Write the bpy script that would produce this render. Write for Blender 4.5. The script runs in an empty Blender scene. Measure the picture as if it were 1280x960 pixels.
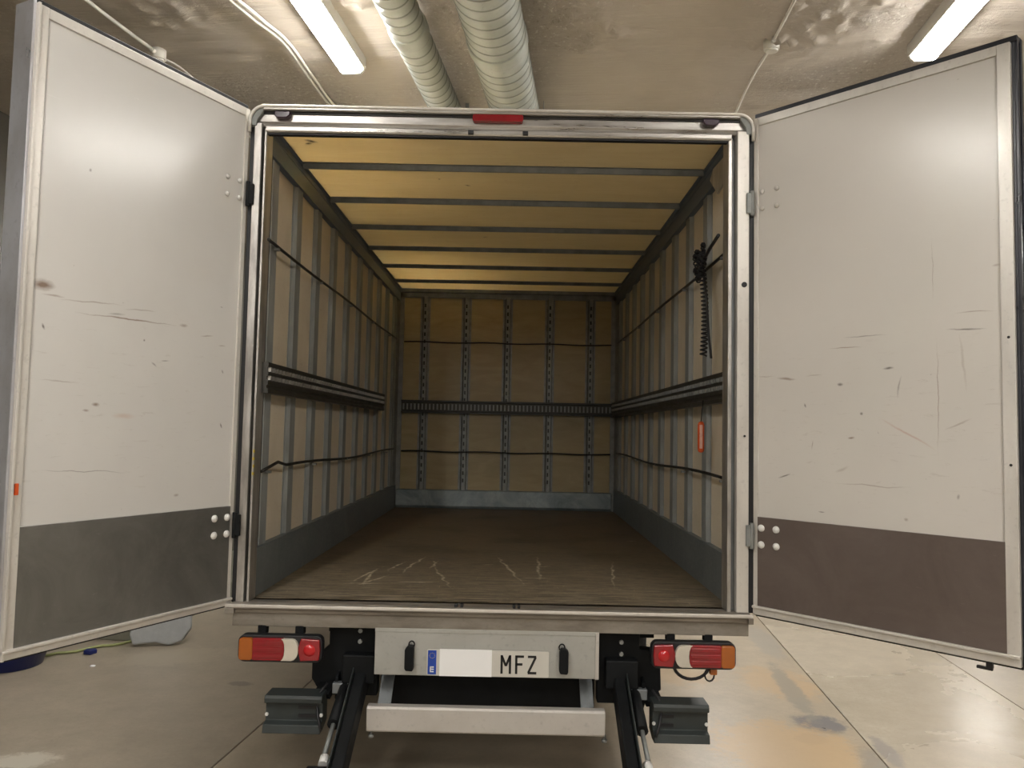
import bpy, bmesh, math, random
from mathutils import Vector, Matrix, noise

# ------------------------------------------------------------------ camera
S = bpy.context.scene
COL = S.collection
YAW, PITCH, ROLL, FPX = -.0041, .0598, .0202, 971.95
CAM = Vector((.0837, -3.4053, 1.7037))
fwd = Vector((math.sin(YAW)*math.cos(PITCH), math.cos(YAW)*math.cos(PITCH), math.sin(PITCH)))
rgt = Vector((math.cos(YAW), -math.sin(YAW), 0))
upv = rgt.cross(fwd)
r_ = math.cos(ROLL)*rgt + math.sin(ROLL)*upv
u_ = -math.sin(ROLL)*rgt + math.cos(ROLL)*upv
cam = bpy.data.cameras.new('camera')
cam.sensor_width = 36.0
cam.lens = FPX/1280*36.0
cam.clip_start = .02
co = bpy.data.objects.new('camera', cam)
co.matrix_world = Matrix(((r_.x, u_.x, -fwd.x, CAM.x), (r_.y, u_.y, -fwd.y, CAM.y),
                          (r_.z, u_.z, -fwd.z, CAM.z), (0, 0, 0, 1)))
COL.objects.link(co)
S.camera = co

# ------------------------------------------------------------------ world, light levels, exposure
wd = bpy.data.worlds.new('world')
S.world = wd
wd.use_nodes = True
wd.node_tree.nodes['Background'].inputs[0].default_value = (.9, .87, .8, 1)
wd.node_tree.nodes['Background'].inputs[1].default_value = .02
TUBE = 24.0            # emission of the fluorescent diffusers
TUBE_COL = (1.0, .965, .91)
S.view_settings.view_transform = 'Standard'
S.view_settings.look = 'None'
S.view_settings.exposure = 1.82
S.view_settings.gamma = 1.0
S.view_settings.use_curve_mapping = False

ROOM = -math.radians(6.0)      # the garage is turned 6 degrees against the truck
CEIL = 4.0


def room_pt(u, v, z=0):
    c, s = math.cos(ROOM), math.sin(ROOM)
    return Vector((u*c - v*s, u*s + v*c, z))


# ------------------------------------------------------------------ material helpers
class NT:
    warp = .02

    def __init__(self, name):
        self.m = bpy.data.materials.new(name)
        self.m.use_nodes = True
        self.t = self.m.node_tree
        self.b = self.t.nodes['Principled BSDF']
        self.tc = self.t.nodes.new('ShaderNodeTexCoord').outputs['Object']

    def n(self, kind, **kw):
        n = self.t.nodes.new(kind)
        for k, v in kw.items():
            setattr(n, k, v)
        return n

    def link(self, a, b):
        self.t.links.new(a, b)

    def math(self, op, a, b=None, clamp=False):
        n = self.n('ShaderNodeMath', operation=op, use_clamp=clamp)
        for i, v in enumerate((a, b)):
            if v is None:
                continue
            if isinstance(v, (int, float)):
                n.inputs[i].default_value = v
            else:
                self.link(v, n.inputs[i])
        return n.outputs[0]

    def vec(self, scale=(1, 1, 1), loc=(0, 0, 0), rot=(0, 0, 0), src=None):
        n = self.n('ShaderNodeMapping')
        n.inputs['Scale'].default_value = scale
        n.inputs['Location'].default_value = loc
        n.inputs['Rotation'].default_value = rot
        self.link(src or self.tc, n.inputs['Vector'])
        return n.outputs[0]

    def noise(self, scale=5, detail=4, rough=.55, vec=None, dist=0):
        n = self.n('ShaderNodeTexNoise')
        n.inputs['Scale'].default_value = scale
        n.inputs['Detail'].default_value = detail
        n.inputs['Roughness'].default_value = rough
        n.inputs['Distortion'].default_value = dist
        self.link(vec or self.tc, n.inputs['Vector'])
        return n.outputs['Fac']

    def ramp(self, f, lo, hi, a=0., b=1.):
        n = self.n('ShaderNodeMapRange', clamp=True)
        self.link(f, n.inputs['Value'])
        n.inputs['From Min'].default_value = lo
        n.inputs['From Max'].default_value = hi
        n.inputs['To Min'].default_value = a
        n.inputs['To Max'].default_value = b
        return n.outputs[0]

    def mix(self, f, a, b):
        n = self.n('ShaderNodeMix', data_type='RGBA')
        if isinstance(f, (int, float)):
            n.inputs[0].default_value = f
        else:
            self.link(f, n.inputs[0])
        for i, v in ((6, a), (7, b)):
            if isinstance(v, tuple):
                n.inputs[i].default_value = (*v[:3], 1)
            else:
                self.link(v, n.inputs[i])
        return n.outputs[2]

    def ellipse(self, c, rad, rot=(0, 0, 0), soft=.5, erode=None):
        """soft ellipse mask around c; rad of 1e3 = infinite along that axis"""
        if not hasattr(self, 'warped'):
            nz = self.n('ShaderNodeTexNoise')
            nz.inputs['Scale'].default_value = 11
            nz.inputs['Detail'].default_value = 4
            self.link(self.tc, nz.inputs['Vector'])
            c0 = self.n('ShaderNodeVectorMath', operation='SUBTRACT')
            self.link(nz.outputs['Color'], c0.inputs[0])
            c0.inputs[1].default_value = (.5, .5, .5)
            c1 = self.n('ShaderNodeVectorMath', operation='MULTIPLY_ADD')
            self.link(c0.outputs[0], c1.inputs[0])
            c1.inputs[1].default_value = (self.warp,)*3
            self.link(self.tc, c1.inputs[2])
            self.warped = c1.outputs[0]
        sub = self.n('ShaderNodeVectorMath', operation='SUBTRACT')
        self.link(self.warped, sub.inputs[0])
        sub.inputs[1].default_value = c
        m = self.n('ShaderNodeMapping', vector_type='TEXTURE')
        m.inputs['Rotation'].default_value = rot
        m.inputs['Scale'].default_value = rad
        self.link(sub.outputs[0], m.inputs['Vector'])
        ln = self.n('ShaderNodeVectorMath', operation='LENGTH')
        self.link(m.outputs[0], ln.inputs[0])
        d = ln.outputs['Value']
        if erode is not None:
            d = self.math('ADD', d, erode)
        return self.ramp(d, 1.0, 1.0-soft)

    def bump(self, h, strength=.3, dist=.01):
        n = self.n('ShaderNodeBump')
        n.inputs['Strength'].default_value = strength
        n.inputs['Distance'].default_value = dist
        self.link(h, n.inputs['Height'])
        self.link(n.outputs[0], self.b.inputs['Normal'])

    def set(self, color=None, rough=None, metal=None, spec=None, coat=None):
        for k, v in (('Base Color', color), ('Roughness', rough), ('Metallic', metal),
                     ('Specular IOR Level', spec), ('Coat Weight', coat)):
            if v is None:
                continue
            if isinstance(v, tuple):
                self.b.inputs[k].default_value = (*v[:3], 1)
            elif isinstance(v, (int, float)):
                self.b.inputs[k].default_value = v
            else:
                self.link(v, self.b.inputs[k])
        return self.m


def simple(name, color, rough=.5, metal=0., var=.12, scale=8, bump=.0, spec=None, stretch=(1, 1, 1)):
    k = NT(name)
    nz = k.noise(scale, 5, .6, k.vec(stretch))
    dark = tuple(c*(1-var) for c in color)
    light = tuple(min(1, c*(1+var)) for c in color)
    c = k.mix(k.ramp(nz, .3, .7), dark, light)
    k.set(c, k.ramp(nz, .25, .75, max(.03, rough-.08), min(1, rough+.08)), metal, spec)
    if bump:
        k.bump(nz, bump, .005)
    return k.m


M = {}
M['black'] = simple('black_painted_steel', (.007, .008, .009), .6, 0, .4, spec=.2)
M['rubber'] = simple('black_rubber', (.010, .010, .012), .5, 0, .3)
M['blue_rubber'] = simple('dark_seal_rubber', (.016, .018, .026), .32, 0, .3, spec=.7)
M['greygreen'] = simple('dark_plastic', (.030, .037, .036), .5, 0, .3)
M['galv'] = simple('galvanised_steel', (.25, .26, .25), .5, .35, .22, 14)
M['wall_rib'] = simple('wall_rib_steel', (.29, .305, .30), .5, .1, .2, 14, stretch=(1, 1, .4))
M['galv_dark'] = simple('dark_galvanised_steel', (.20, .215, .225), .42, .4, .25, 10, stretch=(1, 1, .5))
M['tooth'] = simple('worn_steel', (.42, .41, .38), .4, .7, .2)
M['top_rail'] = simple('dark_cant_rail', (.105, .135, .18), .5, 0, .15, 8, stretch=(1, .3, 1))
M['rail'] = simple('dark_rail_steel', (.045, .043, .037), .45, .4, .3)
M['rod'] = simple('dark_rod_steel', (.02, .018, .016), .45, .3, .3)
M['bolt'] = simple('white_bolt', (.74, .73, .70), .35, 0, .05)
M['white_gloss'] = simple('white_housing', (.55, .53, .49), .45, 0, .06)
M['paint'] = simple('truck_white_skin', (.62, .61, .58), .35, 0, .05)
M['amber'] = simple('amber_lens', (.38, .10, .010), .18, 0, .1, spec=.8)
M['red'] = simple('red_lens', (.27, .004, .010), .18, 0, .15, spec=.8)
M['red_bright'] = simple('bright_red_lens', (.52, .008, .014), .15, 0, .1, spec=.8)
M['clear'] = simple('clear_lens', (.62, .57, .48), .15, 0, .12, spec=.8)
M['red_dark'] = simple('dark_marker_lens', (.035, .012, .03), .2, 0, .2, spec=.8)
M['plate'] = simple('plate_white', (.62, .60, .54), .4, 0, .03)
M['blank'] = simple('plate_blank_white', (.93, .93, .93), .6, 0, .005)
M['eu'] = simple('plate_blue', (.01, .06, .38), .4, 0, .05)
M['ink'] = simple('plate_black', (.008, .008, .008), .5, 0, .05)
M['cable'] = simple('white_cable', (.60, .58, .53), .5, 0, .05)
M['tag'] = simple('orange_tag', (.65, .09, .015), .4, 0, .1)
M['pink'] = simple('pale_pink_grip', (.75, .45, .38), .3, 0, .1)
M['bluetub'] = simple('blue_plastic', (.012, .02, .12), .35, 0, .3, 3)
M['foam'] = simple('pale_grey_board', (.40, .41, .41), .8, 0, .08, 20, .2)
M['hose'] = simple('yellow_green_hose', (.30, .33, .13), .5, 0, .1)
M['tyre'] = simple('tyre_rubber', (.014, .014, .014), .85, 0, .3, 30, .2)
M['rim'] = simple('wheel_rim', (.28, .28, .28), .5, .5, .2)
M['yellow'] = simple('yellow_tape', (.55, .42, .05), .5, 0, .1)


def worn_alu(name, base, rough, metal=.85, grime=(.12, .10, .08), amount=.5, scale=9, stretch=(2, 2, .35)):
    k = NT(name)
    a = k.noise(scale, 6, .65, k.vec(stretch))
    b = k.noise(45, 3, .6)
    g = k.ramp(a, .62, .38)
    g = k.math('MULTIPLY', g, amount)
    c = k.mix(g, base, grime)
    c = k.mix(k.math('MULTIPLY', k.ramp(b, .58, .72), .35), c, tuple(x*.6 for x in base))
    k.set(c, k.ramp(a, .3, .7, rough-.07, rough+.12), metal)
    k.bump(b, .06, .002)
    return k.m


M['alu'] = worn_alu('worn_aluminium', (.62, .60, .57), .36, .8)
M['alu_h'] = worn_alu('worn_aluminium_rail', (.52, .50, .47), .30, .8, stretch=(.25, 3, 3))
M['alu_blue'] = worn_alu('door_edge_aluminium', (.60, .61, .65), .33, .7, (.35, .33, .31), .4, 6, (1, 1, .6))
M['alu_white'] = worn_alu('pale_frame_aluminium', (.72, .69, .64), .36, .35, (.42, .38, .33), .3, 7, (1, 1, .3))
M['alu_panel'] = worn_alu('sheet_aluminium', (.47, .47, .44), .5, .35, (.30, .29, .26), .3, 5, (1, 1, 1))
M['alu_bar'] = worn_alu('bumper_aluminium', (.60, .57, .53), .5, .35, (.40, .37, .33), .3, 5, (1, 1, 1))
M['sill'] = worn_alu('sill_steel', (.34, .31, .27), .45, .6, (.13, .11, .09), .6, 6, (.5, 2, 2))


# side wall plywood, whitish coat; dirtier/browner inside
def ply(name, a, b, c3, rough, stretch, scale=3, fine=(1, 1, 1)):
    k = NT(name)
    n1 = k.noise(scale, 5, .6, k.vec(stretch), 1.2)
    n2 = k.noise(30, 5, .7, k.vec(fine))
    c = k.mix(k.ramp(n1, .3, .72), a, b)
    c = k.mix(k.math('MULTIPLY', k.ramp(n2, .58, .80), .55), c, c3)
    k.set(c, rough, 0, .4)
    k.bump(n2, .08, .003)
    return k.m


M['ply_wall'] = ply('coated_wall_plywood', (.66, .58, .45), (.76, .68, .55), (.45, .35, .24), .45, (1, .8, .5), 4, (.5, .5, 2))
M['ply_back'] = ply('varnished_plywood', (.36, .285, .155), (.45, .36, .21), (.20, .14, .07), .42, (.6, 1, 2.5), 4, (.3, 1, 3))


def translucent(k, c, f):
    tr = k.n('ShaderNodeBsdfTranslucent')
    if isinstance(c, tuple):
        tr.inputs[0].default_value = (*c, 1)
    else:
        k.link(c, tr.inputs[0])
    mx = k.n('ShaderNodeMixShader')
    mx.inputs[0].default_value = f
    k.link(k.b.outputs[0], mx.inputs[1])
    k.link(tr.outputs[0], mx.inputs[2])
    out = [n for n in k.t.nodes if n.type == 'OUTPUT_MATERIAL'][0]
    k.link(mx.outputs[0], out.inputs[0])


def ceiling_ply():
    k = NT('varnished_roof_plywood')
    n1 = k.noise(4, 6, .62, k.vec((.5, 3.2, 1)), 1.6)
    n2 = k.noise(26, 5, .7, k.vec((.6, 1.5, 1)))
    c = k.mix(k.ramp(n1, .28, .72), (.80, .69, .46), (.88, .78, .56))
    c = k.mix(k.math('MULTIPLY', k.ramp(n2, .62, .80), .45), c, (.35, .21, .07))
    sp = [((-.91, .22), .05, .026, .6), ((-.93, .25), .03, .02, -.7), ((.72, .12), .014, .014, 0), ((-.20, .85), .03, .010, .5),
          ((-.33, .15), .012, .008, 0), ((-.15, 2.0), .03, .01, -.3), ((-.35, .75), .01, .01, 0)]
    for (x, y), rx, ry, a in sp:
        e = k.ellipse((x, y, 3.05), (rx, ry, 9), (0, 0, a), .7, k.math('MULTIPLY', k.noise(70, 2), .5))
        c = k.mix(e, c, (.05, .035, .02))
    k.set(c, .42, 0, .4)
    translucent(k, c, .30)  # plywood assumed to pass lamp light, added to brighten the load-space ceiling
    return k.m


M['ply_roof'] = ceiling_ply()
_k = NT('translucent_roof_sheet')
_k.set((.75, .74, .70), .4)
translucent(_k, (.9, .88, .82), .75)
M['roof_sheet'] = _k.m


def cargo_floor_mat():
    k = NT('worn_cargo_plywood')
    k.warp = .05
    grain = k.noise(5, 8, .72, k.vec((1.2, 9, 1)), .5)
    big = k.noise(2.2, 5, .6)
    c = k.mix(k.ramp(grain, .3, .7), (.085, .064, .040), (.19, .15, .10))
    c = k.mix(k.math('MULTIPLY', k.ramp(big, .5, .75), .6), c, (.045, .032, .018))
    # worn threshold, more bare wood near the doors
    sep = k.n('ShaderNodeSeparateXYZ')
    k.link(k.tc, sep.inputs[0])
    near = k.ramp(sep.outputs['Y'], 1.3, 0.0)
    wear = k.math('MULTIPLY', near, k.ramp(grain, .42, .66))
    c = k.mix(k.math('MULTIPLY', wear, .75), c, (.40, .34, .25))
    dark = k.math('MULTIPLY', k.ramp(sep.outputs['Y'], .30, .12), k.ramp(k.noise(3, 5, .7, k.vec((1, 14, 1))), .5, .6))
    c = k.mix(k.math('MULTIPLY', dark, .8), c, (.03, .022, .015))
    # scattered fine scuffs
    vz = k.noise(14, 4, .8, k.vec((5, .8, 1), rot=(0, 0, .5)), 1.0)
    c = k.mix(k.math('MULTIPLY', k.ramp(vz, .62, .70), k.math('MULTIPLY', k.ramp(sep.outputs['Y'], 1.6, .6), .7)), c, (.42, .34, .22))
    scr = [((-.361, .994), (-.179, .257)), ((-.023, 1.407), (.165, .384)), ((.243, 1.442), (.226, .489)),
           ((-.584, .722), (-.511, 1.11)), ((-.486, .62), (-.466, 1.115)), ((-.627, .302), (-.646, .833)),
           ((-.364, .818), (-.33, 1.132)), ((.678, 1.259), (.573, .333)), ((.867, 2.09), (.975, 2.07)),
           ((-.72, .35), (-.60, .95)), ((.05, .97), (.09, .78)), ((-.5, .75), (-.42, 1.3)), ((-.33, 1.0), (-.37, 1.12)), ((-.10, 1.0), (.02, 1.02)), ((-.55, .45), (-.2, .5)), ((.1, .62), (.32, .66)), ((-.8, .4), (-.5, .42)), ((.3, 1.0), (.22, .96)), ((-.68, .3), (-.52, .7))]
    er = k.math('MULTIPLY', k.noise(22, 4, .7), .6)
    mott = k.noise(17, 6, .8, k.vec((1, 1.6, 1)))
    c = k.mix(k.math('MULTIPLY', k.ramp(mott, .54, .68), k.math('MULTIPLY', k.ramp(sep.outputs['Y'], 2.2, .3), .5)), c, (.34, .28, .19))
    c = k.mix(k.math('MULTIPLY', k.ramp(mott, .44, .34), .5), c, (.04, .03, .02))
    for (x0, y0), (x1, y1) in scr:
        L = math.hypot(x1-x0, y1-y0)
        e = k.ellipse(((x0+x1)/2, (y0+y1)/2, .95), (L*.62, .013, 9), (0, 0, math.atan2(y1-y0, x1-x0)), .5, er)
        c = k.mix(k.math('MULTIPLY', e, k.ramp(mott, .36, .58)), c, (.60, .52, .38))
    for x, y, rx, ry in [(-.93, .95, .14, .03), (.15, 1.9, .2, .05), (-.7, 1.6, .12, .03), (.5, .25, .25, .02)]:
        e = k.ellipse((x, y, .95), (rx, ry, 9), (0, 0, 0), .8, er)
        c = k.mix(k.math('MULTIPLY', e, .8), c, (.02, .015, .010))
    k.set(c, k.ramp(grain, .3, .7, .48, .68), 0, .35)
    k.bump(grain, .25, .004)
    return k.m


M['cargo_floor'] = cargo_floor_mat()


# door face, object coordinates of the door: x from hinge, z up
def door_mat(name, marks, tint, seed):
    k = NT(name)
    big = k.noise(1.7, 4, .6, k.vec(loc=(seed, 0, 0)))
    c = k.mix(k.ramp(big, .35, .65), tuple(x*.95 for x in tint), tint)
    sep = k.n('ShaderNodeSeparateXYZ')
    k.link(k.tc, sep.inputs[0])
    low = k.math('MULTIPLY', k.ramp(sep.outputs['Z'], 2.3, 1.9), k.ramp(sep.outputs['Z'], 1.35, 1.5))
    st = k.noise(9, 6, .75, k.vec((1.6, 1, 9), loc=(seed, seed, 0)), .6)
    c = k.mix(k.math('MULTIPLY', k.math('MULTIPLY', k.ramp(st, .60, .72), low), .42), c, (.32, .27, .23))
    dots = k.noise(30, 3, .6, k.vec(loc=(seed, 0, 0)))
    c = k.mix(k.math('MULTIPLY', k.ramp(dots, .75, .79), .6), c, (.18, .15, .12))
    er = k.math('MULTIPLY', k.noise(28, 5, .75, k.vec((1, 1, 3))), .45)
    for (x, z, rx, rz, ang, col, a) in marks:
        e = k.ellipse((x, 0, z), (rx, 9, rz), (0, ang, 0), .6, er)
        c = k.mix(k.math('MULTIPLY', e, a), c, col)
    wav = k.noise(2.0, 2, .4, k.vec((1, 1, .8), loc=(seed, 1, 0)))
    k.set(c, k.ramp(st, .3, .7, .19, .28), 0, .5)
    k.bump(wav, .16, .02)
    return k.m


BR, DK = (.22, .15, .11), (.10, .08, .07)
M['door_l'] = door_mat('left_door_face', [
    (.880, 2.162, .062, .030, 0, BR, .95), (.84, 2.13, .06, .006, 0, BR, .5),
    (.545, 2.09, .30, .0045, .02, BR, .8), (.70, 2.13, .18, .004, .06, BR, .5), (.50, 2.13, .10, .004, .1, BR, .5),
    (.30, 2.10, .03, .012, 0, BR, .5), (.18, 2.07, .05, .005, .15, BR, .5), (.10, 2.04, .03, .004, 0, BR, .5),
    (.666, 1.769, .022, .012, 0, BR, .8), (.70, 1.745, .02, .008, 0, BR, .6), (.55, 1.73, .07, .018, 0, (.55, .40, .33), .5),
    (.085, 1.70, .007, .018, .4, DK, .8), (.09, 1.93, .007, .015, .4, DK, .6), (.87, 2.02, .007, .018, .4, DK, .8),
    (.43, 1.93, .02, .006, -.6, DK, .5), (.38, 1.95, .03, .004, .1, DK, .5), (.48, 2.02, .008, .008, 0, DK, .7),
    (.69, 1.53, .25, .003, -.05, DK, .5), (.8, 1.84, .10, .004, 0, BR, .4), (.73, 2.60, .008, .01, 0, DK, .6),
    (.11, 2.20, .01, .004, 0, DK, .5), (.6, 2.10, .05, .007, .1, DK, .4), (.3, 1.42, .02, .01, 0, BR, .5)],
    (.64, .622, .59), 3.1)
M['door_r'] = door_mat('right_door_face', [
    (.139, 1.537, .045, .006, -.35, DK, .75), (.377, 1.916, .02, .010, 0, DK, .7), (.562, 1.971, .028, .008, 0, DK, .8),
    (.15, 1.945, .06, .009, .1, BR, .7), (.27, 1.955, .05, .004, 0, BR, .4), (.23, 1.83, .006, .014, -.4, DK, .7),
    (.42, 1.70, .02, .008, 0, BR, .8), (.40, 2.06, .09, .004, 0, BR, .6), (.83, 2.10, .09, .005, .05, DK, .75),
    (.86, 2.16, .09, .004, 0, BR, .5), (.47, 2.10, .12, .004, 0, DK, .5),
    (.722, 2.33, .0025, .16, 0, BR, .45), (.735, 1.85, .003, .30, 0, BR, .6), (.60, 1.90, .006, .06, .15, DK, .45),
    (.63, 1.72, .16, .007, .55, (.50, .36, .30), .7), (.80, 1.76, .07, .006, -.45, BR, .4), (.82, 1.98, .007, .15, -.1, BR, .25),
    (.46, 1.80, .01, .01, 0, DK, .7), (.50, 1.52, .20, .004, 0, BR, .45), (.30, 1.40, .02, .005, 0, DK, .6),
    (.80, 1.50, .008, .015, 0, DK, .5), (.05, 1.96, .06, .003, 0, BR, .5), (.62, 1.40, .012, .01, 0, BR, .5),
    (.26, 1.67, .004, .03, 0, BR, .5), (.93, 2.32, .02, .008, 0, BR, .4), (.38, 1.58, .04, .01, -.4, BR, .3)],
    (.62, .59, .545), 7.7)


def kick_mat(name, a, b, seed, rough=.42, metal=.55):
    k = NT(name)
    n1 = k.noise(3.2, 6, .7, k.vec(loc=(seed, seed, 0)), .8)
    n2 = k.noise(20, 6, .75, k.vec((1, 1, 3)))
    c = k.mix(k.ramp(n1, .3, .7), a, b)
    c = k.mix(k.math('MULTIPLY', k.ramp(n2, .62, .76), .35), c, tuple(min(1, x*1.9) for x in b))
    k.set(c, k.ramp(n2, .3, .7, rough-.05, rough+.1), metal)
    return k.m


M['kick_l'] = kick_mat('left_kick_plate', (.20, .198, .19), (.29, .285, .27), 2, .33, .8)
M['kick_r'] = kick_mat('right_kick_plate', (.135, .105, .092), (.18, .145, .128), 5, .45, .45)
M['kick_in'] = kick_mat('inner_kick_plate', (.16, .18, .185), (.22, .24, .245), 8, .5, .35)
M['kick_back'] = kick_mat('bulkhead_kick_plate', (.13, .16, .17), (.34, .38, .39), 9, .45, .3)


# ------------------------------------------------------------------ concrete
def floor_mat(name, a, b, seed, stains=(), gloss=.24):
    k = NT(name)
    n1 = k.noise(.8, 6, .6, k.vec(loc=(seed, 0, 0)), .5)
    n2 = k.noise(30, 6, .7)
    n3 = k.noise(5, 5, .7, k.vec(loc=(seed, 2, 0)))
    c = k.mix(k.ramp(n1, .3, .7), a, b)
    c = k.mix(k.math('MULTIPLY', k.ramp(n3, .36, .70), .55), c, tuple(x*.74 for x in a))
    n4 = k.noise(70, 3, .6)
    c = k.mix(k.math('MULTIPLY', k.ramp(n4, .60, .70), .45), c, tuple(x*.55 for x in a))
    c = k.mix(k.math('MULTIPLY', k.ramp(n2, .30, .75), .35), c, tuple(x*.70 for x in a))
    er = k.math('MULTIPLY', k.noise(9, 7, .8), 1.0)
    for (u, v, ru, rv, ang, col, al) in stains:
        e = k.ellipse((u, v, 0), (ru, rv, 9), (0, 0, ang), .16, er)
        c = k.mix(k.math('MULTIPLY', e, al), c, col)
    k.set(c, k.ramp(n1, .2, .8, gloss, gloss+.15), 0, .45)
    return k.m


def uv(x, y):
    c, s = math.cos(-ROOM), math.sin(-ROOM)
    return (x*c - y*s, x*s + y*c)


LT, WN = (.62, .57, .48), (.50, .35, .19)
st_left = [(*uv(-2.35, .60), .38, .22, .3, (.60, .56, .47), .8), (*uv(-2.65, .25), .3, .2, 0, (.6, .56, .47), .7),
           (*uv(-1.69, 1.83), .20, .10, 0, (.16, .14, .12), .7), (*uv(-2.4, 2.4), .9, .5, .4, (.45, .40, .30), .4)]
st_mid = [(*uv(1.93, 1.33), .36, .34, .2, (.17, .165, .17), .95), (*uv(1.80, 1.10), .2, .2, 0, (.2, .19, .185), .7),
          (*uv(1.62, .95), .9, .95, .3, WN, .75), (*uv(1.95, 2.1), .55, .8, .3, WN, .6), (*uv(1.98, 1.95), .16, 1.3, 0, (.27, .25, .21), .8), (*uv(2.0, .6), .22, .9, 0, (.25, .235, .21), .7),
          (*uv(2.2, 3.2), .25, 1.2, 0, (.33, .31, .27), .7), (*uv(1.3, 2.3), .6, .7, 0, WN, .5)]
st_right = [(*uv(2.12, 1.7), .12, 1.0, 0, (.30, .28, .25), .6), (*uv(2.9, 2.35), .12, .10, 0, (.25, .22, .18), .6),
            (*uv(2.8, 1.1), .5, .4, 0, (.58, .52, .43), .25), (*uv(2.15, .95), .12, .5, 0, (.28, .26, .25), .7)]
M['slab_left'] = floor_mat('concrete_slab_left', (.36, .305, .235), (.43, .37, .285), 1.3, st_left)
M['slab_mid'] = floor_mat('concrete_slab_middle', (.42, .36, .27), (.51, .43, .325), 4.2, st_mid)
M['slab_right'] = floor_mat('concrete_slab_right', (.46, .405, .32), (.54, .48, .385), 6.6, st_right, .20)
M['slab_far'] = floor_mat('concrete_slab_far', (.42, .37, .30), (.50, .44, .35), 8.6)


def ceiling_mat():
    k = NT('rough_painted_concrete')
    n1 = k.noise(.9, 5, .6, None, .6)
    n2 = k.noise(34, 7, .72)
    zone = k.ramp(k.noise(.9, 4, .6, k.vec(loc=(4, 1, 0))), .48, .60)
    board = k.noise(7, 4, .7, k.vec((.35, 5, 1)))
    c = k.mix(k.ramp(n1, .3, .7), (.42, .375, .32), (.53, .475, .41))
    c = k.mix(k.math('MULTIPLY', k.ramp(board, .55, .72), .30), c, (.64, .60, .53))
    c = k.mix(k.math('MULTIPLY', k.math('MULTIPLY', k.ramp(n2, .56, .66), .6), zone), c, (.26, .225, .185))
    c = k.mix(k.math('MULTIPLY', k.math('MULTIPLY', k.ramp(n2, .44, .34), .8), zone), c, (.80, .77, .71))
    k.set(c, .62, 0, .3)
    h = k.math('ADD', k.math('MULTIPLY', board, .35), k.math('MULTIPLY', n2, k.math('ADD', k.math('MULTIPLY', zone, .9), .08)))
    k.bump(h, .8, .035)
    return k.m


M['ceiling'] = ceiling_mat()
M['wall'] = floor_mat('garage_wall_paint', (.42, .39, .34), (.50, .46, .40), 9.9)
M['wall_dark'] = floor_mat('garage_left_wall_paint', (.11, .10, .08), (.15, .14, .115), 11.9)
M['kerb'] = floor_mat('kerb_concrete', (.24, .24, .19), (.30, .29, .23), 12.9)
M['duct'] = worn_alu('spiral_duct_zinc', (.44, .46, .42), .5, .35, (.30, .31, .27), .5, 5, (1, 1, 1))
M['seam'] = simple('duct_seam', (.22, .23, .20), .5, .3, .2)


def emit_mat():
    k = NT('lit_diffuser')
    k.set((.8, .8, .8), .5)
    k.b.inputs['Emission Color'].default_value = (*TUBE_COL, 1)
    k.b.inputs['Emission Strength'].default_value = TUBE
    return k.m


M['lit'] = emit_mat()


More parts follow.
